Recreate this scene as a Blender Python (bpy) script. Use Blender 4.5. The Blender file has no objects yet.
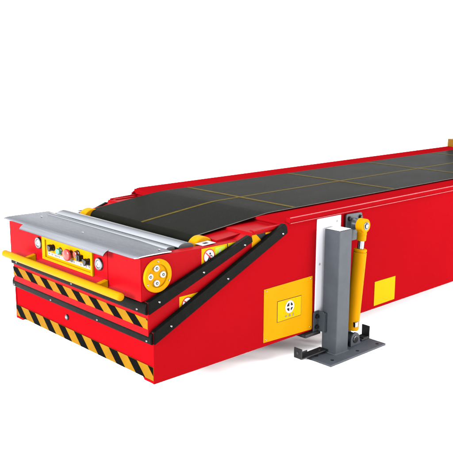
import bpy, bmesh, math, random
from mathutils import Vector, Matrix
random.seed(4)
S = bpy.context.scene
COL = S.collection

# ------------------------------------------------------------------ materials
# the photograph is exposed high-key (white surroundings burn out), so the paints are darker than they print
KA = 0.20
def mat(name, rgb, rough=0.4, metal=0.0, spec=0.5, var=0.0, vscale=6.0, bump=0.0, bscale=200.0,
        rvar=0.0, stretch=(1, 1, 1), coat=0.0, wear=None, emit=None, key=True, tint=None):
    if key: rgb = tuple(c * KA for c in rgb)
    m = bpy.data.materials.new(name); m.use_nodes = True
    nt = m.node_tree; b = nt.nodes['Principled BSDF']
    b.inputs['Roughness'].default_value = rough
    b.inputs['Metallic'].default_value = metal
    if tint: b.inputs['Specular Tint'].default_value = (*tint, 1)
    b.inputs['Specular IOR Level'].default_value = spec
    b.inputs['Coat Weight'].default_value = coat
    b.inputs['Coat Roughness'].default_value = 0.12
    tc = nt.nodes.new('ShaderNodeTexCoord')
    mp = nt.nodes.new('ShaderNodeMapping'); mp.inputs['Scale'].default_value = stretch
    nt.links.new(tc.outputs['Object'], mp.inputs['Vector'])
    n = nt.nodes.new('ShaderNodeTexNoise'); n.inputs['Scale'].default_value = vscale
    n.inputs['Detail'].default_value = 6; n.inputs['Roughness'].default_value = 0.6
    nt.links.new(mp.outputs[0], n.inputs['Vector'])
    rp = nt.nodes.new('ShaderNodeValToRGB')
    lo = [max(0, c * (1 - var)) for c in rgb]; hi = [min(1, c * (1 + var)) for c in rgb]
    rp.color_ramp.elements[0].position = 0.3; rp.color_ramp.elements[1].position = 0.7
    rp.color_ramp.elements[0].color = (*lo, 1); rp.color_ramp.elements[1].color = (*hi, 1)
    nt.links.new(n.outputs['Fac'], rp.inputs['Fac'])
    col = rp.outputs['Color']
    if wear:                                  # fine specks of dust and scuffs
        n3 = nt.nodes.new('ShaderNodeTexNoise'); n3.inputs['Scale'].default_value = wear[2]
        n3.inputs['Detail'].default_value = 8; n3.inputs['Roughness'].default_value = 0.75
        nt.links.new(mp.outputs[0], n3.inputs['Vector'])
        r3 = nt.nodes.new('ShaderNodeValToRGB')
        r3.color_ramp.elements[0].position = wear[1]; r3.color_ramp.elements[1].position = min(1, wear[1] + 0.12)
        nt.links.new(n3.outputs['Fac'], r3.inputs['Fac'])
        mx = nt.nodes.new('ShaderNodeMixRGB'); mx.inputs['Color2'].default_value = (*wear[0], 1)
        ml = nt.nodes.new('ShaderNodeMath'); ml.operation = 'MULTIPLY'; ml.inputs[1].default_value = wear[3]
        nt.links.new(r3.outputs['Color'], ml.inputs[0])
        nt.links.new(ml.outputs[0], mx.inputs['Fac']); nt.links.new(col, mx.inputs['Color1'])
        col = mx.outputs['Color']
    nt.links.new(col, b.inputs['Base Color'])
    if rvar:
        mr = nt.nodes.new('ShaderNodeMapRange')
        mr.inputs['To Min'].default_value = max(0.02, rough - rvar); mr.inputs['To Max'].default_value = min(1, rough + rvar)
        nt.links.new(n.outputs['Fac'], mr.inputs['Value']); nt.links.new(mr.outputs[0], b.inputs['Roughness'])
    if bump:
        n2 = nt.nodes.new('ShaderNodeTexNoise'); n2.inputs['Scale'].default_value = bscale
        n2.inputs['Detail'].default_value = 3
        nt.links.new(mp.outputs[0], n2.inputs['Vector'])
        bp = nt.nodes.new('ShaderNodeBump'); bp.inputs['Strength'].default_value = bump
        bp.inputs['Distance'].default_value = 0.002
        nt.links.new(n2.outputs['Fac'], bp.inputs['Height']); nt.links.new(bp.outputs[0], b.inputs['Normal'])
    if emit:
        b.inputs['Emission Color'].default_value = (*emit[0], 1); b.inputs['Emission Strength'].default_value = emit[1]
    return m

RED = mat('red_paint', (0.385, 0.0045, 0.0085), rough=0.36, spec=0.0, var=0.05, vscale=1.6, bump=0.05, bscale=260, rvar=0.06)
RED2 = mat('red_satin_paint', (0.395, 0.0035, 0.0075), rough=0.30, spec=0.006, var=0.05, vscale=1.6, bump=0.05, bscale=260, rvar=0.06)
REDG = mat('red_highlight_bead', (0.50, 0.02, 0.025), rough=0.22, spec=0.20, var=0.5, vscale=9, bump=0.4, bscale=30)  # lighter, glossier red, only for the beads that draw the rail's highlights
YEL = mat('yellow_paint', (0.70, 0.305, 0.0010), rough=0.4, spec=0.006, var=0.05, vscale=8, bump=0.04, bscale=200)
YELR = mat('handrail_yellow', (0.58, 0.245, 0.0010), rough=0.35, spec=0.008, var=0.05, vscale=8, bump=0.04, bscale=200)
YELB = mat('yellow_label', (0.68, 0.42, 0.002), rough=0.45, spec=0.005, var=0.03, vscale=20)
TAPY = mat('hazard_yellow', (0.315, 0.148, 0.001), rough=0.55, spec=0.014, var=0.10, vscale=14)
TAPK = mat('hazard_black', (0.0028, 0.0028, 0.0028), rough=0.5, spec=0.003, var=0.2, vscale=20)
RUB = mat('black_rubber', (0.0050, 0.0050, 0.0044), rough=0.36, spec=0.010, var=0.3, vscale=30, bump=0.35, bscale=220)
BELT = mat('belt_rubber', (0.0115, 0.0122, 0.0094), rough=0.38, spec=0.0016, var=0.16, vscale=4, bump=0.45, bscale=420, rvar=0.05,
           stretch=(1, .5, 1), wear=((0.05, 0.05, 0.04), 0.62, 45, 0.15))
BELTE = mat('belt_edge_highlight', (0.22, 0.22, 0.20), rough=0.6, spec=0.05, var=0.15, vscale=40)  # pale grey colour paints the highlight along the belt's edge
BLINE = mat('belt_line', (0.120, 0.082, 0.003), rough=0.55, spec=0.006, var=0.25, vscale=30, bump=0.3, bscale=400)
ALU = mat('brushed_aluminium', (0.132, 0.1384, 0.152), rough=0.17, metal=1.0, tint=(.50, .50, .51), var=0.12, vscale=5, bump=0.10, bscale=60, stretch=(.6, 14, 14), key=False)
ALUP = mat('aluminium_profile', (0.176, 0.184, 0.2), rough=0.22, metal=1.0, tint=(.4, .4, .4), var=0.03, vscale=5, bump=0.06, bscale=60, stretch=(.6, 14, 14), key=False)
GRY = mat('grey_paint', (0.077, 0.086, 0.102), rough=0.42, spec=0.05, var=0.13, vscale=9, bump=0.12, bscale=150, wear=((0.10, 0.09, 0.08), 0.64, 30, 0.4))
GRYD = mat('dark_grey_paint', (0.050, 0.060, 0.070), rough=0.4, spec=0.12, var=0.15, vscale=12, bump=0.15, bscale=150, wear=((0.08, 0.08, 0.08), 0.62, 40, 0.4))
BLK = mat('black_plastic', (0.008, 0.008, 0.009), rough=0.3, spec=0.12, var=0.1)
DARK = mat('black_steel', (0.020, 0.021, 0.022), rough=0.45, spec=0.1, var=0.3, vscale=30, bump=0.2, bscale=120, wear=((0.06, 0.06, 0.06), 0.60, 60, 0.5))
WHT = mat('white_plate', (0.216, 0.216, 0.232), rough=0.35, spec=0.1, var=0.02, key=False)
LBL = mat('white_label', (0.112, 0.104, 0.108), rough=0.5, spec=0.1, var=0.04, vscale=60, key=False)
LBG = mat('grey_label', (0.46, 0.41, 0.40), rough=0.5, spec=0.08, var=0.12, vscale=60)
STL = mat('bright_steel', (0.128, 0.128, 0.136), rough=0.2, metal=1.0, var=0.05, vscale=30, key=False)
LENS = mat('white_lens', (0.12, 0.12, 0.136), rough=0.15, spec=0.15, key=False)
GRN = mat('green_plastic', (0.05, 0.60, 0.24), rough=0.3, spec=0.1)
REDP = mat('red_plastic', (0.72, 0.06, 0.05), rough=0.3, spec=0.15)
ORG = mat('dark_red_plastic', (0.36, 0.04, 0.006), rough=0.35, spec=0.1)
SIGR = mat('sign_red', (0.60, 0.02, 0.02), rough=0.5, spec=0.06)
INK = mat('black_ink', (0.008, 0.008, 0.008), rough=0.5, spec=0.04)
LIME = mat('lime_ink', (0.45, 0.58, 0.02), rough=0.5, spec=0.05)
AMB = mat('amber_paint', (0.30, 0.13, 0.001), rough=0.4, spec=0.05, var=0.08)
BOLT = mat('pale_zinc', (0.136, 0.132, 0.12), rough=0.4, spec=0.1, var=0.1, vscale=60, key=False)
BEZ = mat('satin_bezel', (0.08, 0.08, 0.084), rough=0.3, metal=1.0, key=False)
DASH = mat('label_print', (0.22, 0.20, 0.20), rough=0.5, spec=0.05)
FLR = mat('white_floor', (0.93, 0.93, 0.93), rough=0.8, spec=0.1, var=0.004, vscale=2, key=False)

# ------------------------------------------------------------------ mesh helpers
class MB:
    def __init__(s): s.bm = bmesh.new(); s.mats = []
    def mi(s, m):
        if m not in s.mats: s.mats.append(m)
        return s.mats.index(m)
    def prism(s, pts, axis, a, b, m, bevel=0.0, seg=2):
        """outline pts extruded from a to b along axis ('x': pts are (y,z); 'y': (x,z); 'z': (x,y))"""
        def P(p, t):
            return {'x': (t, p[0], p[1]), 'y': (p[0], t, p[1]), 'z': (p[0], p[1], t)}[axis]
        lo = [s.bm.verts.new(P(p, a)) for p in pts]; hi = [s.bm.verts.new(P(p, b)) for p in pts]
        n = len(pts); fs = [s.bm.faces.new(lo), s.bm.faces.new(hi)]
        for i in range(n):
            fs.append(s.bm.faces.new((lo[i], lo[(i + 1) % n], hi[(i + 1) % n], hi[i])))
        for f in fs: f.material_index = s.mi(m)
        bmesh.ops.recalc_face_normals(s.bm, faces=fs)
        if bevel:
            es = {e for f in fs for e in f.edges if len(e.link_faces) == 2 and e.calc_face_angle(0) > 0.35}
            bmesh.ops.bevel(s.bm, geom=list(es), offset=bevel, segments=seg, affect='EDGES', profile=0.5, clamp_overlap=True)
        return s
    def box(s, x0, x1, y0, y1, z0, z1, m, bevel=0.0, seg=2):
        return s.prism([(x0, y0), (x1, y0), (x1, y1), (x0, y1)], 'z', z0, z1, m, bevel, seg)
    def cyl(s, c, axis, r, length, m, r2=None, n=32, bevel=0.0):
        """cylinder from point c along the direction axis"""
        a = Vector(axis).normalized(); q = Vector((0, 0, 1)).rotation_difference(a)
        c = Vector(c); r2 = r if r2 is None else r2
        lo, hi = [], []
        for i in range(n):
            t = 2 * math.pi * i / n; d = Vector((math.cos(t), math.sin(t), 0))
            lo.append(s.bm.verts.new(c + q @ (d * r))); hi.append(s.bm.verts.new(c + q @ (d * r2 + Vector((0, 0, length)))))
        fs = [s.bm.faces.new(lo), s.bm.faces.new(hi)]
        for i in range(n):
            f = s.bm.faces.new((lo[i], lo[(i + 1) % n], hi[(i + 1) % n], hi[i])); fs.append(f)
        for f in fs: f.material_index = s.mi(m); f.smooth = True
        bmesh.ops.recalc_face_normals(s.bm, faces=fs)
        if bevel:
            es = {e for f in fs[:2] for e in f.edges}
            r_ = bmesh.ops.bevel(s.bm, geom=list(es), offset=bevel, segments=3, affect='EDGES', profile=0.5)
            for f in r_['faces']: f.smooth = True
        return s
    def lathe(s, c, axis, prof, m, n=36):
        """profile [(radius, height)...] turned about the axis through c"""
        a = Vector(axis).normalized(); q = Vector((0, 0, 1)).rotation_difference(a); c = Vector(c)
        rings = []
        for (r, h) in prof:
            rings.append([s.bm.verts.new(c + q @ Vector((r * math.cos(2 * math.pi * i / n), r * math.sin(2 * math.pi * i / n), h))) for i in range(n)])
        fs = []
        for k in range(len(rings) - 1):
            for i in range(n):
                f = s.bm.faces.new((rings[k][i], rings[k][(i + 1) % n], rings[k + 1][(i + 1) % n], rings[k + 1][i])); f.smooth = True; fs.append(f)
        fs.append(s.bm.faces.new(rings[0])); fs.append(s.bm.faces.new(rings[-1]))
        for f in fs: f.material_index = s.mi(m)
        bmesh.ops.recalc_face_normals(s.bm, faces=fs)
        return s
    def build(s, name, parent=None, label=None, group=None):
        me = bpy.data.meshes.new(name); s.bm.to_mesh(me); s.bm.free()
        for m in s.mats: me.materials.append(m)
        o = bpy.data.objects.new(name, me); COL.objects.link(o)
        if parent: o.parent = parent
        if label: o['label'] = label
        if group: o['group'] = group
        # crisp flats, smooth rounds
        mod = o.modifiers.new('wn', 'WEIGHTED_NORMAL'); mod.keep_sharp = True
        for e in me.edges: pass
        try: me.set_sharp_from_angle(angle=math.radians(40))
        except Exception: pass
        return o

W = 1.25          # outer width; x = 0 is the near side plane, x = -W the far one
YE = 7.0          # rear end, beyond the frame

conv = bpy.data.objects.new('telescopic_conveyor', None); COL.objects.link(conv)
conv['label'] = 'red telescopic belt conveyor with black belt, hazard stripes and yellow cylinder beside grey post'
conv['category'] = 'conveyor'

# ------------------------------------------------------------------ outer section
def front_slab(mb, x0, x1, prof, m): mb.prism(prof, 'x', x0, x1, m, 0.0025)

mb = MB()
# near and far side plates (full height) and the box between them
for xa, xb in ((-0.012, 0.0), (-W, -W + 0.012)):
    mb.prism([(0, 0), (0, .243), (.831, .611), (YE, .611), (YE, 0)], 'x', xa, xb, RED, 0.0022)
mb.prism([(0.004, .015), (0.004, .238), (.838, .606), (YE - .01, .606), (YE - .01, .015)], 'x', -W + .0115, -.0115, RED, 0.002)
# the side plates' folded feet at the front corners
mb.prism([(-.0105, .002), (-.0105, .014), (-.082, .014), (-.070, .002)], 'y', -.0006, .03, RED, 0.001)
mb.prism([(-W + .0105, .002), (-W + .0105, .014), (-W + .082, .014), (-W + .070, .002)], 'y', -.0006, .03, RED, 0.001)
outer = mb.build('outer_section', conv)

for sgn, xe, lab in ((1, 0.0, 'near'), (-1, -W, 'far')):
    mb = MB()   # sloping top flange each side of the belt
    pts = [(xe - sgn * .002, .6075), (xe - sgn * .002, .613), (xe - sgn * .03, .617), (xe - sgn * .23, .6235), (xe - sgn * .23, .6075)]
    if sgn < 0: pts = [(xe + .002, .6075), (xe + .002, .6375), (xe + .020, .6385), (xe + .16, .6265), (xe + .16, .6075)]
    mb.prism(pts, 'y', .824, YE - .002, RED, 0.0015)
    mb.build('top_flange', outer)
    mb = MB()   # folded rail along the upper edge
    a, b = sorted((xe - sgn * .020, xe + sgn * .005))
    if sgn > 0: mb.prism([(a, .6125), (b, .6125), (b, .639), (a, .639)], 'y', .862, YE, RED, 0.003, 3)
    else: mb.prism([(.800, .6105), (.850, .6395), (YE, .6395), (YE, .6105)], 'x', a, a + .012, RED, 0.002, 3)
    a, b = sorted((xe - sgn * .008, xe + sgn * .009))
    mb.prism([(a, .6055), (b, .6055), (b, .6125), (a, .6125)], 'y', .862, YE, RED, 0.002, 3)
    for k in range(12):                       # small weld spots along the rail
        y = 1.05 + k * .42
        mb.cyl((xe - sgn * .004, y, .637), (0, 0, 1), .007, .004, RED, .004, 10)
    mb.cyl((xe + sgn * .0045, .866, .6384), (0, 1, 0), .0024, 6.0, REDG, n=10)  # thin beads added to draw highlight lines on the rail's edges
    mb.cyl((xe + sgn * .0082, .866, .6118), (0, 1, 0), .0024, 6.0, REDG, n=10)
    mb.build('edge_rail', outer)

def slope_strip(sec, x, sgn, a, b, h, endh, name='side_bumper'):
    """rubber strip along the sloping edge from a to b (y,z); h = height of strip at start"""
    (ya, za), (yb, zb) = a, b
    mb = MB()
    pts = [(ya + .0005, za - h), (ya + .0005, za + .004), (yb - .004, zb + .004), (yb + .012, zb - endh * .35), (yb + .016, zb - endh)]
    x0, x1 = sorted((x - sgn * .018, x + sgn * (.010 if sgn > 0 else .004)))
    mb.prism(pts, 'x', x0, x1, RUB, 0.0035, 3)
    return mb.build(name, sec)

def screw(sec, p, axis, r=.0052):
    mb = MB(); mb.cyl(p, axis, r, .0035, STL, r * .7, 14); mb.cyl(Vector(p) + Vector(axis) * .0035, axis, r * .35, .0006, INK, n=6)
    mb.build('screw', sec)

for x, sg in ((0.0, 1), (-W, -1)):
    slope_strip(outer, x, sg, (0, .243), (.831, .613), .056, .046)
for y, z in ((.094, .254), (.439, .407), (.812, .568)):
    screw(outer, (.0095, y, z), (1, 0, 0)); screw(outer, (-W - .0035, y, z), (-1, 0, 0))

def front_strip(sec, x0, x1, y, z0, z1, out=.016):
    """rubber strip across the front: upright face and rounded, backward-leaning top"""
    mb = MB()
    pts = [(y - out, z0 + .004), (y - out - .001, z0 + (z1 - z0) * .55), (y - out * .55, z1 - .004), (y + .004, z1 + .003), (y + .020, z1 + .003),
           (y + .020, z0), (y - out + .004, z0)]
    mb.prism(pts, 'x', x0, x1, RUB, 0.003, 3)
    return mb.build('front_bumper', sec)

front_strip(outer, -W + .0005, -.0015, -.001, .187, .240, .012)
for x in (-1.229, -.845, -.42, -.032): screw(outer, (x, -.0128, .200), (0, -1, 0))

def hazard(sec, x0, x1, y, z0, z1, start, per=.152, bw=.069, sl=.062):
    """yellow tape with slanting black bars, clipped to the tape"""
    mb = MB()
    mb.prism([(x0, z0), (x1, z0), (x1, z1), (x0, z1)], 'y', y, y - .0016, TAPY)
    h = z1 - z0; t = start
    while t > x0 - .3: t -= per
    while t < x1 + .1:
        # bar: top edge t..t+bw, bottom edge shifted right by sl
        poly = [(t, z1), (t + bw, z1), (t + bw + sl, z0), (t + sl, z0)]
        for side in (0, 1):                  # clip against x0 and x1
            out = []
            for i in range(len(poly)):
                p, q = poly[i], poly[(i + 1) % len(poly)]
                ins = lambda v: v[0] >= x0 - 1e-9 if side == 0 else v[0] <= x1 + 1e-9
                lim = x0 if side == 0 else x1
                if ins(p): out.append(p)
                if ins(p) != ins(q):
                    u = (lim - p[0]) / (q[0] - p[0]); out.append((lim, p[1] + u * (q[1] - p[1])))
            poly = out
            if not poly: break
        if len(poly) >= 3: mb.prism(poly, 'y', y - .0017, y - .0024, TAPK)
        t += per
    return mb.build('hazard_tape', sec)
hazard(outer, -1.236, -.002, -.0006, .017, .080, -.193)
mb = MB(); mb.cyl((-.714, .002, .137), (0, -1, 0), .015, .006, BLK, .013, 20); mb.cyl((-.714, -.004, .137), (0, -1, 0), .009, .004, STL, .006, 6)
mb.build('socket_plug', outer)

# labels and plates on the near side of the outer section
mb = MB()
mb.prism([(.690, .022), (.690, .3005), (1.052, .3045), (1.060, .012), (1.052, .008)], 'x', .0004, .0032, YEL, 0.001)
mb.build('yellow_panel', outer)
for y, z in ((.706, .290), (1.040, .292), (1.042, .025), (.706, .036)): screw(outer, (.003, y, z), (1, 0, 0), .004)
mb = MB()
L = lambda pts, h, m: mb.prism(pts, 'x', .0034 + h, .0040 + h, m)
L([(.785, .107), (.967, .108), (.967, .217), (.785, .220)], 0, INK)
L([(.7875, .1095), (.9645, .1105), (.9645, .2145), (.7875, .2175)], .0008, YELB)
cy, cz = .877, .174
mb.cyl((.005, cy, cz), (1, 0, 0), .034, .0006, LBG, n=40); mb.cyl((.0058, cy, cz), (1, 0, 0), .0315, .0006, WHT, n=40)
mb.cyl((.0066, cy, cz), (1, 0, 0), .0235, .0006, INK, n=40)
for k in range(4):
    a = k * math.pi / 2
    d, e = (math.cos(a), math.sin(a)), (-math.sin(a), math.cos(a))
    pts = [(cy + d[0] * u + e[0] * v, cz + d[1] * u + e[1] * v) for u, v in ((0, -.0042), (.028, -.0042), (.028, .0042), (0, .0042))]
    mb.prism(pts, 'x', .0074 + k * .0001, .0078 + k * .0001, WHT)
mb.cyl((.0082, cy, cz), (1, 0, 0), .0085, .0006, WHT, n=24)
def strokes(mb, cy, cz, s, segs, x=.0052, w=.0022, m=INK):
    """small characters as thin ink strokes; segs in a unit square"""
    for i, (a0, b0, a1, b1) in enumerate(segs):
        p, q = Vector((cy + a0 * s, cz + b0 * s)), Vector((cy + a1 * s, cz + b1 * s))
        d = (q - p).normalized(); n = Vector((-d.y, d.x)) * w / 2
        mb.prism([tuple(p - n), tuple(q - n), tuple(q + n), tuple(p + n)], 'x', x + i * .00003, x + .0005 + i * .00003, m)
G1 = [(0, .5, 0, -.5), (-.35, .2, -.45, -.2), (.3, .25, .45, -.15), (-.5, .05, .5, .05)]
G2 = [(-.3, .5, .3, .5), (-.3, .5, -.3, .15), (.3, .5, .3, .15), (-.3, .15, .3, .15), (0, .15, 0, -.5), (-.45, -.1, .45, -.1), (-.45, -.1, -.45, -.4), (.45, -.1, .45, -.4)]
G3 = [(-.4, .45, .4, .45), (-.3, 0, .3, 0), (-.45, -.45, .45, -.45), (0, .45, 0, -.45)]
for k, g in enumerate((G1, G2, G3)): strokes(mb, .851 + k * .027, .127, .014, g, m=DASH)
mb.build('lifting_point_label', outer)
mb = MB(); mb.prism([(1.602, .018), (1.602, .163), (1.803, .1615), (1.803, .019)], 'x', .0004, .0030, YELB, 0.001)
mb.build('yellow_square', outer)
mb = MB(); mb.prism([(1.076, -.004), (1.076, .606), (1.268, .604), (1.268, -.004)], 'x', .0004, .0075, WHT, 0.002)
for y, z in ((1.235, .575), (1.10, .36)): mb.cyl((.0072, y, z), (1, 0, 0), .007, .003, LBG, .005, 14)
mb.build('white_guide_plate', outer)
mb = MB(); mb.box(-1.262, -1.205, 4.352, 4.75, .622, .706, AMB, .003)
mb.build('amber_end_block', outer)

# ------------------------------------------------------------------ middle section
e = .02
mb = MB()
mb.prism([(-.012, .20), (-.012, .378), (.613, .583), (.621, .597), (3.0, .597), (3.0, .20)], 'x', -W + e, -e, RED2, 0.0022)
mid = mb.build('middle_section', conv)
for sgn, xe in ((1, -e), (-1, -W + e)):
    mb = MB()
    a, b = sorted((xe - sgn * .012, xe + sgn * .004))
    mb.prism([(.634, .592), (.634, .603), (.85, .611), (.85, .592)], 'x', a, b, RED2, 0.002)
    a, b = sorted((xe - sgn * .04, xe - sgn * .014))
    mb.prism([(.642, .5975), (.65, .602), (.80, .603), (.81, .5975)], 'x', a, b, RED2, 0.003)
    mb.build('edge_rail', mid)
for x, sg in ((-e, 1), (-W + e, -1)):
    slope_strip(mid, x, sg, (-.012, .378), (.605, .583), .055, .030)
for y, z in ((.045, .372), (.305, .459), (.567, .546)):
    screw(mid, (-e + .0095, y, z), (1, 0, 0)); screw(mid, (-W + e - .0035, y, z), (-1, 0, 0))
front_strip(mid, -W + e + .0005, -e - .0015, -.0125, .322, .376, .012)
for x in (-1.17, -.62, -.083): screw(mid, (x, -.0243, .338), (0, -1, 0))
hazard(mid, -1.229, -.022, -.0126, .256, .304, -.185)

def no_sign(mb, x, cy, cz, r):
    """round prohibition sign: red ring and bar on white with a black figure"""
    mb.cyl((x, cy, cz), (1, 0, 0), r, .0005, SIGR, n=40); mb.cyl((x + .0006, cy, cz), (1, 0, 0), r * .84, .0005, WHT, n=40)
    P = lambda pts, h: mb.prism([(cy + a * r, cz + b * r) for a, b in pts], 'x', x + .0012 + h, x + .0016 + h, INK)
    P([(-.05, .05), (.25, .15), (.2, -.2), (.32, -.62), (.16, -.62), (.03, -.25), (-.2, -.62), (-.36, -.55), (-.12, -.15)], 0)
    P([(-.4, .28), (-.05, .02), (.02, .14), (-.3, .4)], .0005); P([(.22, .12), (.5, -.12), (.56, 0), (.28, .2)], .0005)
    mb.cyl((x + .0012, cy + .16 * r, cz + .36 * r), (1, 0, 0), r * .15, .0005, INK, n=16)
    mb.prism([(cy + a * r, cz + b * r) for a, b in ((-.66, .52), (-.54, .64), (.66, -.52), (.54, -.64))], 'x', x + .0024, x + .0028, SIGR)

mb = MB(); x = -e + .0004
mb.prism([(.165, .27), (.165, .368), (.34, .368), (.34, .27)], 'x', x, x + .0008, YELB); no_sign(mb, x + .001, .212, .326, .034)
for k in range(3): mb.prism([(.262, .345 - k * .022), (.325, .345 - k * .022), (.325, .355 - k * .022), (.262, .355 - k * .022)], 'x', x + .001, x + .0015, INK)
mb.build('warning_label', mid)
mb = MB()
mb.prism([(.622, .50), (.622, .583), (.651, .5835), (.687, .550), (.687, .50)], 'x', x, x + .0010, YEL)
mb.prism([(.6515, .5835), (.6875, .550), (.6875, .50), (.80, .50), (.80, .5845)], 'x', x, x + .0009, INK)  # flat black patch paints the dark of an opening beside the yellow sticker
mb.prism([(.715, .575), (.76, .577), (.76, .5835), (.715, .5835)], 'x', x + .0012, x + .002, YEL)
mb.build('label_and_dark_gap', mid)

# ------------------------------------------------------------------ inner section
xi, xo = -W + 2 * e, -2 * e
mb = MB()
side = [(-.030, .381), (-.030, .578), (.10, .5745), (.37, .566), (1.6, .566), (1.6, .381)]
for a, b in ((xo - .047, xo), (xi, xi + .047)): mb.prism(side, 'x', a, b, RED2, 0.0022)
mb.prism([(-.0300, .382), (-.0300, .576), (.135, .571), (.142, .535), (.40, .530), (.43, .561), (1.59, .561), (1.59, .382)], 'x', xi + .0465, xo - .0465, RED2, 0.002)
mb.box(xi, xo, -.0325, -.0302, .3815, .5775, RED2, .001)
inner = mb.build('inner_section', conv)
for sgn, xe in ((1, xo), (-1, xi)):          # covers beside the belt nose
    mb = MB(); a, b = sorted((xe - sgn * .048, xe - sgn * .17))
    mb.prism([(.455, .5605), (.455, .574), (.60, .584), (1.5, .584), (1.5, .5605)], 'x', a, b, RED2, 0.002)
    mb.build('top_cover', inner)
    mb = MB(); a, b = sorted((xe - sgn * .084, xe - sgn * .142))
    mb.cyl((a, .405, .528), (1, 0, 0), .064, b - a, YEL, n=48, bevel=.006)
    mb.build('roller_guard', inner)
    mb = MB()
    a, b = sorted((xe - sgn * .022, xe - sgn * .080))
    q = .0006
    mb.prism([(.345, .5675 + q), (.345, .5687 + q), (.425, .5709 + .0012), (.425, .5697 + .0012)], 'x', a, b, LBL)
    mb.prism([(.372, .5700), (.372, .5708), (.398, .5717), (.398, .5709)], 'x', a + .02, b - .018, INK)
    mb.build('flange_label', inner)

# centre panel of the front, a shallow raised door
mb = MB(); mb.box(-.934, -.288, -.0352, -.0295, .384, .560, RED2, .002)
mb.build('front_door', inner)

mb = MB(); x = xo + .0004
mb.prism([(.316, .45), (.316, .5625), (.475, .5625), (.475, .45)], 'x', x, x + .0008, YELB); no_sign(mb, x + .001, .362, .520, .036)
mb.prism([(.400, .50), (.400, .556), (.462, .556), (.462, .50)], 'x', x + .001, x + .0015, LIME)
mb.prism([(.418, .52), (.430, .548), (.443, .52)], 'x', x + .0017, x + .002, LBG)
mb.build('warning_label', inner, 'yellow label with a round prohibition sign and green panel')
mb = MB()
mb.prism([(.4765, .50), (.4765, .5630), (.545, .5630), (.545, .50)], 'x', x, x + .0009, YELB)
mb.prism([(.4775, .50), (.4775, .5625), (.4815, .5625), (.4815, .50)], 'x', x + .0011, x + .0015, INK)
mb.prism([(.494, .545), (.494, .557), (.53, .557), (.53, .545)], 'x', x + .0011, x + .0015, LIME)
mb.build('small_label', inner)

# round yellow cover on the near side, with four bolts
for x0, sg in ((xo, 1), (xi, -1)):
    mb = MB()
    mb.lathe((x0 + sg * .0002, .056, .485), (sg, 0, 0), [(.0760, 0), (.0755, .009), (.0735, .0115), (.054, .0115), (.0525, .010), (.0525, .0035), (.001, .0035)], YEL, 64)
    cov = mb.build('round_cover', inner)
    for y, z in ((.048, .521), (.084, .487), (.048, .453), (.013, .488)):
        mb = MB(); mb.lathe((x0 + sg * .0038, y, z), (sg, 0, 0), [(.0148, 0), (.0148, .006), (.0135, .0085), (.0085, .009), (.0075, .0055), (.0003, .0055)], BOLT, 28)
        mb.cyl((x0 + sg * .0095, y, z), (sg, 0, 0), .006, .0015, BLK, n=6); mb.cyl((x0 + sg * .0112, y, z), (sg, 0, 0), .0028, .001, STL, n=10)
        mb.build('bolt', inner)
    for y, z in ((.055, .551), (-.003, .455), (.114, .456)): screw(inner, (x0 + sg * .0118, y, z), (sg, 0, 0), .0042)

# ------------------------------------------------------------------ control panel
mb = MB()
x0, x1, z0, z1, yp = -.852, -.397, .425, .541, -.0352
mb.box(x0 + .002, x1 - .002, yp - .003, yp - .0004, z0 + .002, z1 - .002, YEL)
for a in ((x0, x0 + .030, z0, z1), (x1 - .016, x1, z0, z1), (x0 + .0301, x1 - .0161, z0, z0 + .014), (x0 + .0301, x1 - .0161, z1 - .012, z1)):
    mb.box(a[0], a[1], yp - .011, yp - .0002, a[2], a[3], YEL, .0015)
panel = mb.build('control_panel', conv)
mb = MB(); mb.box(-.805, -.418, yp - .0046, yp - .0032, .4515, .4695, LBG)
r = random.Random(2); xx = -.798
while xx < -.43:
    w = r.uniform(.004, .012); mb.box(xx, xx + w, yp - .0054, yp - .0048, .4575 + r.uniform(-.002, .001), .4655, DASH if r.random() < .6 else LBG); xx += w + r.uniform(.003, .009)
mb.build('label_strip', panel)
yb = yp - .0032
def knob(x, z, m, kind):
    mb = MB()
    if kind == 'selector':
        mb.cyl((x, yb, z), (0, -1, 0), .017, .010, BLK, .016, 28, .0015)
        pts = [(x - .019, z + .012), (x - .010, z + .017), (x + .017, z + .010), (x + .012, z - .006), (x - .002, z - .017), (x - .010, z - .010)]
        mb.prism(pts, 'y', yb - .010, yb - .030, m, .002)
    elif kind == 'push':
        mb.cyl((x, yb, z), (0, -1, 0), .0195, .007, BEZ, .0185, 28, .001)
        mb.cyl((x, yb - .007, z), (0, -1, 0), .0165, .014, m, .016, 28, .003)
    elif kind == 'mushroom':
        mb.cyl((x, yb, z), (0, -1, 0), .019, .014, ORG, .016, 28)
        mb.lathe((x, yb - .014, z), (0, -1, 0), [(.014, 0), (.028, .006), (.030, .012), (.028, .019), (.020, .024), (.001, .026)], m, 36)
    elif kind == 'square':
        mb.box(x - .015, x + .015, yb - .024, yb - .0001, z - .015, z + .015, m, .003)
        mb.box(x - .005, x + .005, yb - .027, yb - .0235, z - .010, z + .010, BLK, .001)
    return mb
knob(-.750, .499, BLK, 'selector').build('selector_switch', panel)
knob(-.684, .493, GRN, 'push').build('start_button', panel, 'round green push button')
knob(-.622, .493, REDP, 'push').build('stop_button', panel, 'round red push button')
knob(-.585, .496, REDP, 'mushroom').build('emergency_stop', panel, 'large red mushroom button')
knob(-.527, .508, ORG, 'push').build('reset_button', panel, 'small dark red button')
knob(-.497, .496, BLK, 'square').build('light_switch', panel)
knob(-.432, .488, BLK, 'selector').build('key_switch', panel)

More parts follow.
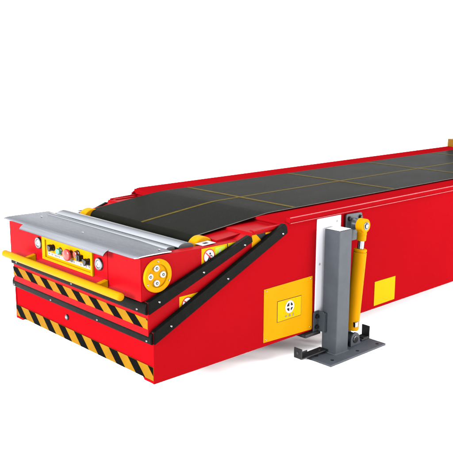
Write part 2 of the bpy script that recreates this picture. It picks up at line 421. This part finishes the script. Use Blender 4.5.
for x, z in ((-.894, .498), (-.349, .494)):
    mb = MB(); y = -.0353
    mb.lathe((x, y, z), (0, -1, 0), [(.030, 0), (.030, .006), (.028, .010), (.0225, .0115), (.0185, .010), (.018, .004), (.001, .004)], BEZ, 44)
    lamp = mb.build('round_lamp', conv)
    mb = MB(); mb.lathe((x, y - .0042, z), (0, -1, 0), [(.0172, 0), (.016, .005), (.011, .0085), (.001, .0095)], LENS, 36); mb.build('lens', lamp)
    mb = MB(); mb.lathe((x, y - .0130, z), (0, -1, 0), [(.0052, 0), (.005, .004), (.001, .005)], LBG, 16); mb.build('lamp_centre', lamp)

# ------------------------------------------------------------------ handrail
yr, zr, rr = -.106, .409, .0185
mb = MB()
mb.lathe((-1.143, yr, zr), (1, 0, 0), [(.003, 0), (rr * .7, .0015), (rr * .95, .006), (rr, .012), (rr, 1.050), (rr * .95, 1.056), (rr * .7, 1.0605), (.003, 1.062)], YELR, 36)
rail = mb.build('handrail', conv)
for x in (-.945, -.296):
    mb = MB(); mb.prism([(yr + .004, zr - .014), (yr + .004, zr + .008), (-.0355, .431), (-.0355, .396)], 'x', x - .015, x + .013, YELR, .004, 3)
    mb.build('rail_bracket', rail)

# ------------------------------------------------------------------ aluminium platform and cross bars
def strip(prof, t, x0, x1, m, mb, corner=0.0):
    """bent sheet: profile (y,z) from back to front, thickness t downwards"""
    n = len(prof)
    low = [(p[0], p[1] - t) for p in prof]
    # offset along the normal at the bent end
    for i in range(n):
        a = Vector(prof[max(0, i - 1)]); b = Vector(prof[min(n - 1, i + 1)]); d = (b - a).normalized()
        nn = Vector((-d.y, d.x));  nn = -nn if nn.y > 0 else nn
        low[i] = (prof[i][0] + nn.x * t, prof[i][1] + nn.y * t)
    mb.prism(prof + low[::-1], 'x', x0, x1, m, .0012)
mb = MB()
def plate_row(x0, x1, rows, back0, back1, n):
    """rows of (y, z) front-wards; the first row is skewed from back0 to back1"""
    g = []
    for k in range(n + 1):
        x = x0 + (x1 - x0) * k / n; u = (x - px_l) / (px_r - px_l); col_ = []
        for j, (y, z) in enumerate(rows):
            if j == 0: y = back0 + (back1 - back0) * u
            col_.append((x, y, z))
        g.append(col_)
    return g
px_l, px_r = -1.221, -.040
common = [(.14, .5822), (.09, .5843), (.04, .5853), (0, .5855), (-.030, .5850)]
base = common + [(-.044, .5838), (-.056, .5818), (-.0585, .5800), (-.060, .5780)]
lip = common + [(-.055, .5825), (-.072, .5765), (-.083, .5675), (-.088, .5590)]
cols = []
for x in [px_l, -1.15, -1.08, -1.0]: cols.append((x, base))
for x in [-.9999, -.8, -.6, -.4, -.243]: cols.append((x, lip))
for x in [-.2429, -.18, -.12, -.075, -.056, -.046, -.040]:
    r = {-.056: .003, -.046: .009, -.040: .020}.get(x, 0)
    cols.append((x, [(y + (r if j > 4 else 0) * (j - 4) / 4, z) for j, (y, z) in enumerate(base)]))
V = []
for x, rows in cols:
    u = (x - px_l) / (px_r - px_l); back = .215 + (.140 - .215) * u
    V.append([mb.bm.verts.new((x, back if j == 0 else y, z)) for j, (y, z) in enumerate(rows)])
for a, b in zip(V, V[1:]):
    for j in range(8):
        if b[0].co.x - a[0].co.x < .001 and j >= 4: continue       # the slits each side of the bent lip
        f = mb.bm.faces.new((a[j], a[j + 1], b[j + 1], b[j])); f.smooth = True; f.material_index = mb.mi(ALU)
bmesh.ops.remove_doubles(mb.bm, verts=[v for c in V for v in c[:5]], dist=.0003)
bmesh.ops.recalc_face_normals(mb.bm, faces=mb.bm.faces[:])
if sum(f.normal.z for f in mb.bm.faces) < 0: bmesh.ops.reverse_faces(mb.bm, faces=mb.bm.faces[:])
bmesh.ops.solidify(mb.bm, geom=mb.bm.faces[:], thickness=.0045)
plate = mb.build('platform_plate', conv)
for x, y in ((-.62, .05), (-1.1, .10), (-.09, .11)):
    mb = MB(); mb.cyl((x, y, .5848), (0, 0, 1), .006, .002, STL, .004, 14); mb.build('screw', plate)

def cross_bar(yc, zc, w, h, x0, x1):
    pts = []
    for k in range(15):
        t = math.pi * k / 14; pts.append((yc + w / 2 * math.cos(t), zc + h * math.sin(t)))
    pts += [(yc - w / 2, zc - .014), (yc + w / 2, zc - .014)]
    mb = MB(); mb.prism(pts, 'x', x0, x1, ALUP)
    o = mb.build('cross_bar', conv)
    for p in o.data.polygons: p.use_smooth = len(p.vertices) == 4
    for a in (x1 + .0002, x0 - .0032):
        m2 = MB(); m2.prism([(yc + (p[0] - yc) * 1.0, zc + (p[1] - zc) * 1.0) for p in pts], 'x', a, a + .003, BLK, .001); m2.build('end_cap', o)
cross_bar(.176, .577, .046, .010, -1.145, -.093)
cross_bar(.264, .573, .088, .019, -1.150, -.090)

# ------------------------------------------------------------------ belt
bx0, bx1 = -1.095, -.195
def belt_z(y):
    P = [(.42, .5865), (.84, .6275), (.90, .6325), (.96, .634), (9, .634)]
    for (a, za), (b, zb) in zip(P, P[1:]):
        if a <= y <= b: return za + (zb - za) * (y - a) / (b - a)
prof = []
cy, cz, R_ = .425, .549, .0375
for k in range(17):
    t = math.radians(268 - k * (268 - 97) / 16); prof.append((cy + R_ * math.cos(t), cz + R_ * math.sin(t)))
ys = [.45 + i * .03 for i in range(30)] + [1.4 + i * .28 for i in range(21)]
ys = [y for y in ys if y < YE - .05]
prof += [(y, belt_z(y)) for y in ys]
def sheet(prof, x0, x1, t, m, mb, off=0.0, medge=None, smooth=True):
    n = len(prof); top, bot = [], []
    for i in range(n):
        a = Vector(prof[max(0, i - 1)]); b = Vector(prof[min(n - 1, i + 1)]); d = (b - a).normalized(); nn = Vector((-d.y, d.x))
        p = Vector(prof[i]); top.append(p + nn * off); bot.append(p + nn * (off - t))
    V = [[mb.bm.verts.new((x, p.x, p.y)) for p in pts] for pts in (top, bot) for x in (x0, x1)]
    t0, t1, b0, b1 = V; fs = []
    for i in range(n - 1):
        for q, mm, sm in (((t0[i], t1[i], t1[i + 1], t0[i + 1]), m, 1), ((b0[i], b0[i + 1], b1[i + 1], b1[i]), m, 1),
                          ((t0[i], t0[i + 1], b0[i + 1], b0[i]), medge or m, 0), ((t1[i], b1[i], b1[i + 1], t1[i + 1]), medge or m, 0)):
            f = mb.bm.faces.new(q); f.material_index = mb.mi(mm); f.smooth = bool(sm); fs.append(f)
    for i in (0, n - 1):
        f = mb.bm.faces.new((t0[i], t1[i], b1[i], b0[i])); f.material_index = mb.mi(m); fs.append(f)
    bmesh.ops.recalc_face_normals(mb.bm, faces=fs)
mb = MB(); sheet(prof, bx0, bx1, .0038, BELT, mb, 0, BELTE)
belt = mb.build('conveyor_belt', conv)
mb = MB()
lp = [p for p in prof if p[1] > .583]
sheet(lp, -.6345, -.6155, .0003, BLINE, mb, .0004)
mb.build('centre_line', belt)
for yc in (1.12, 2.03, 2.93, 3.84, 4.75, 5.65, 6.55):
    mb = MB(); z = .634
    sheet([(yc - .0125, belt_z(yc - .0125)), (yc, belt_z(yc)), (yc + .0125, belt_z(yc + .0125))], bx0 + .004, bx1 - .004, .0003, BLINE, mb, .0008)
    mb.build('cross_line', belt)
mb = MB(); mb.cyl((bx0 + .006, cy, cz), (1, 0, 0), R_ - .006, bx1 - bx0 - .012, STL, n=40)
mb.build('nose_roller', belt)

# ------------------------------------------------------------------ support post with base plate
ZF = -.130
mb = MB()
px0, px1, py0, py1 = .025, .1255, 1.115, 1.216
zb, zt = -.1175, .552
w = .007
mb.box(px0, px1, py0, py1, zb, zt, GRY, .004, 3)
post = mb.build('support_post', conv)
mb = MB(); mb.box(px0 + .0025, px1 - .012, py0 + .012, py1 - .0025, zt + .0001, zt + .0014, YELB); mb.build('cap_seal', post)
mb = MB(); mb.box(px0 + .007, px1 - .0045, py0 + .0045, py1 - .007, zt + .0017, zt + .0030, WHT, .0005)
mb.build('end_cap', post)
mb = MB(); mb.box(.035, .200, .985, 1.458, ZF, zb - .0006, GRY, .002)
for x, y in ((.160, 1.045), (.165, 1.25), (.172, 1.415), (.065, 1.03)):
    mb.cyl((x, y, zb - .0010), (0, 0, 1), .0095, .0009, BLK, n=20)
mb.build('base_plate', post)
mb = MB()                                    # weld bead round the foot of the post
for a, b in (((px1, py0), (px1, py1)), ((px0, py0), (px1, py0))):
    n = 26
    for i in range(n):
        t = (i + .5) / n; x = a[0] + (b[0] - a[0]) * t; y = a[1] + (b[1] - a[1]) * t
        mb.lathe((x, y, zb - .001), (0, 0, 1), [(.0075, 0), (.0065, .004), (.002, .0065)], GRY, 8)
mb.build('weld', post)
mb = MB()                                    # angle bracket bolting the post to the body
pts = [(1.058, -.006), (1.058, .096), (1.066, .106), (1.102, .106), (1.102, -.006)]
mb.prism(pts, 'x', .0078, .0145, GRYD, .0015)
mb.prism([(.0147, -.006), (.0147, .106), (.048, .106), (.058, .095), (.058, -.006)], 'y', 1.0955, 1.102, GRYD, .0015)
mb.box(.0147, .0600, 1.1022, 1.1145, -.004, .100, GRYD, .001)
brk = mb.build('angle_bracket', post)
for z in (.020, .078):
    mb = MB(); mb.cyl((.0146, 1.080, z), (1, 0, 0), .0125, .003, BLK, n=20); mb.cyl((.0176, 1.080, z), (1, 0, 0), .009, .008, BLK, n=6, bevel=.001); mb.build('bolt', brk)
mb = MB(); mb.box(-.16, .024, .985, 1.105, -.022, -.004, DARK, .002); mb.box(-.12, -.03, .955, .985, -.012, -.0015, RED, .002); mb.build('lower_plate', post)
# flat straps with upturned ends lying on the base plate
mb = MB()
mb.box(.022, .075, .898, .905, -.103, -.047, DARK, .0015)
mb.box(.022, .075, .9052, 1.108, -.1045, -.098, DARK, .0015)
mb.box(.022, .026, .9052, 1.0, -.0975, -.088, DARK, .001)
mb.cyl((.049, .8978, -.073), (0, -1, 0), .008, .002, GRYD, n=6)
mb.cyl((.060, 1.055, -.0978), (0, 0, 1), .007, .012, DARK, n=6)
mb.build('strap', post)
mb = MB()
mb.box(.040, .092, 1.446, 1.453, -.1165, -.045, DARK, .0015)
mb.box(.040, .092, 1.380, 1.4458, -.1165, -.108, DARK, .0015)
mb.box(.040, .0900, 1.4, 1.4458, -.1078, -.1030, DARK, .001)
mb.build('strap', post)

# ------------------------------------------------------------------ hydraulic cylinder
xc = .074
E1 = Vector((xc, 1.372, .541)); E0 = Vector((xc, 1.306, -.083)); ax = (E0 - E1).normalized()
mb = MB(); P = lambda d: E1 + ax * d
LT = (E0 - E1).length
mb.lathe(P(.128), ax, [(.010, 0), (.030, .0), (.036, .003), (.0368, .012), (.0335, .014), (.0335, .018), (.0368, .020), (.0368, LT - .128 - .052), (.033, LT - .128 - .048), (.010, LT - .128 - .048)], YEL, 44)
cyl = mb.build('hydraulic_cylinder', conv)
mb = MB(); mb.lathe(P(.07), ax, [(.018, 0), (.018, .0595)], STL, 30); mb.build('piston_rod', cyl)
mb = MB()
mb.lathe(E1 - Vector((.024, 0, 0)), (1, 0, 0), [(.0185, 0), (.034, .0), (.038, .004), (.038, .044), (.034, .048), (.0185, .048)], YEL, 44)
mb.lathe(P(.028), ax, [(.024, 0), (.026, .012), (.0265, .022), (.0245, .026), (.0255, .030), (.0255, .052), (.022, .056)], YEL, 36)
mb.build('rod_eye', cyl)
mb = MB()
mb.lathe(E1 + Vector((.0235, 0, 0)), (1, 0, 0), [(.0215, 0), (.0215, .003), (.019, .004), (.017, .002), (.012, .0015), (.012, .006), (.009, .008), (.001, .008)], STL, 36)
mb.cyl(E1 + Vector((.0245, 0, 0)), (1, 0, 0), .0175, .0014, BLK, n=30)
mb.build('bearing', cyl)
mb = MB(); q = E0 - ax * .085
mb.box(q.x + .022, q.x + .040, q.y - .026, q.y + .000, q.z - .012, q.z + .016, STL, .002); mb.box(q.x + .0225, q.x + .038, q.y + .0003, q.y + .006, q.z - .016, q.z + .020, BLK, .001)
mb.build('hose_port', cyl)
# clevis at the foot
mb = MB()
pts = []
for k in range(13):
    t = math.pi * k / 12; pts.append((E0.y + .038 * math.cos(t), E0.z + .038 * math.sin(t)))
pts += [(E0.y - .038, zb + .0002), (E0.y + .050, zb + .0002)]
for a, b in ((xc + .020, xc + .031), (xc - .031, xc - .020)):
    mb = MB(); mb.prism(pts, 'x', a, b, GRY, .001); mb.build('clevis_lug', post)
mb = MB(); mb.lathe(E0 - Vector((.018, 0, 0)), (1, 0, 0), [(.012, 0), (.032, 0), (.032, .036), (.012, .036)], GRY, 36); mb.build('foot_eye', cyl)
mb = MB(); mb.cyl(E0 - Vector((.035, 0, 0)), (1, 0, 0), .013, .068, STL, n=24); mb.cyl(E0 + Vector((.0312, 0, 0)), (1, 0, 0), .0195, .005, BLK, n=30, bevel=.001); mb.build('pivot_pin', post)

# wall flange carrying the upper eye
mb = MB()
mb.prism([(1.300, .450), (1.300, .594), (1.308, .602), (1.428, .598), (1.436, .590), (1.436, .450)], 'x', .0102, .0195, GRYD, .002)
mb.lathe((.0195, 1.372, .541), (1, 0, 0), [(.034, 0), (.028, .008), (.024, .030), (.001, .030)], GRYD, 36)
fl = mb.build('wall_flange', conv)
for y, z in ((1.322, .577), (1.418, .574), (1.322, .472), (1.418, .472)):
    mb = MB(); mb.cyl((.0196, y, z), (1, 0, 0), .0135, .003, BLK, n=20); mb.cyl((.0226, y, z), (1, 0, 0), .010, .009, BLK, n=6, bevel=.001); mb.build('bolt', fl)

# ------------------------------------------------------------------ white studio floor
mb = MB(); mb.prism([(-60, -60), (60, -60), (60, 60), (-60, 60)], 'z', ZF - .30, ZF - .0005, FLR)
fo = mb.build('floor'); fo['kind'] = 'structure'; fo['label'] = 'plain white studio floor under the conveyor'

# ------------------------------------------------------------------ world and lamps
wd = bpy.data.worlds.new('World'); S.world = wd; wd.use_nodes = True
nt = wd.node_tree; bg = nt.nodes['Background']
tc = nt.nodes.new('ShaderNodeTexCoord'); sp = nt.nodes.new('ShaderNodeSeparateXYZ'); nt.links.new(tc.outputs['Generated'], sp.inputs[0])
rp = nt.nodes.new('ShaderNodeValToRGB'); nt.links.new(sp.outputs['Z'], rp.inputs['Fac'])
el = rp.color_ramp.elements
el[0].position = 0.075; el[0].color = (1, 1, 1, 1); el[1].position = 0.13; el[1].color = (.42, .43, .45, 1)
k = el.new(0.26); k.color = (.26, .27, .29, 1)
k = el.new(0.42); k.color = (1.0, 1.0, 1.0, 1)
nt.links.new(rp.outputs['Color'], bg.inputs['Color']); bg.inputs['Strength'].default_value = 1.05

def area(name, loc, target, size, power, col=(1, 1, 1)):
    l = bpy.data.lights.new(name, 'AREA'); l.shape = 'RECTANGLE'; l.size, l.size_y = size; l.energy = power; l.color = col
    o = bpy.data.objects.new(name, l); COL.objects.link(o); o.location = loc
    o.rotation_euler = (Vector(target) - Vector(loc)).to_track_quat('-Z', 'Y').to_euler()
    return o
area('key_softbox', (-.2, -5.6, 2.4), (-.4, .8, .1), (2.8, 1.6), 620)
area('top_softbox', (.4, 2.4, 4.4), (-.3, 1.0, .6), (3.0, 1.0), 70)
area('side_softbox', (5.0, 4.3, .9), (0, 3.2, .0), (2.4, 1.0), 260)

# ------------------------------------------------------------------ camera
f, yaw, pitch, roll = 787.23, -.8216, .2124, .0037
FW = Vector((math.sin(yaw) * math.cos(pitch), math.cos(yaw) * math.cos(pitch), -math.sin(pitch)))
R0 = Vector((math.cos(yaw), -math.sin(yaw), 0)); U0 = R0.cross(FW)
R = R0 * math.cos(roll) + U0 * math.sin(roll); U = -R0 * math.sin(roll) + U0 * math.cos(roll)
cd = bpy.data.cameras.new('camera'); cam = bpy.data.objects.new('camera', cd); COL.objects.link(cam)
M = Matrix((R, U, -FW)).transposed().to_4x4(); M.translation = Vector((2.6157, -1.9967, 1.4281)); cam.matrix_world = M
cd.sensor_width = 36; cd.lens = f / 453 * 36; cd.clip_end = 300; cd.clip_start = .05
S.camera = cam
S.view_settings.view_transform = 'Standard'; S.view_settings.look = 'None'; S.view_settings.exposure = 2.32; S.view_settings.gamma = 1
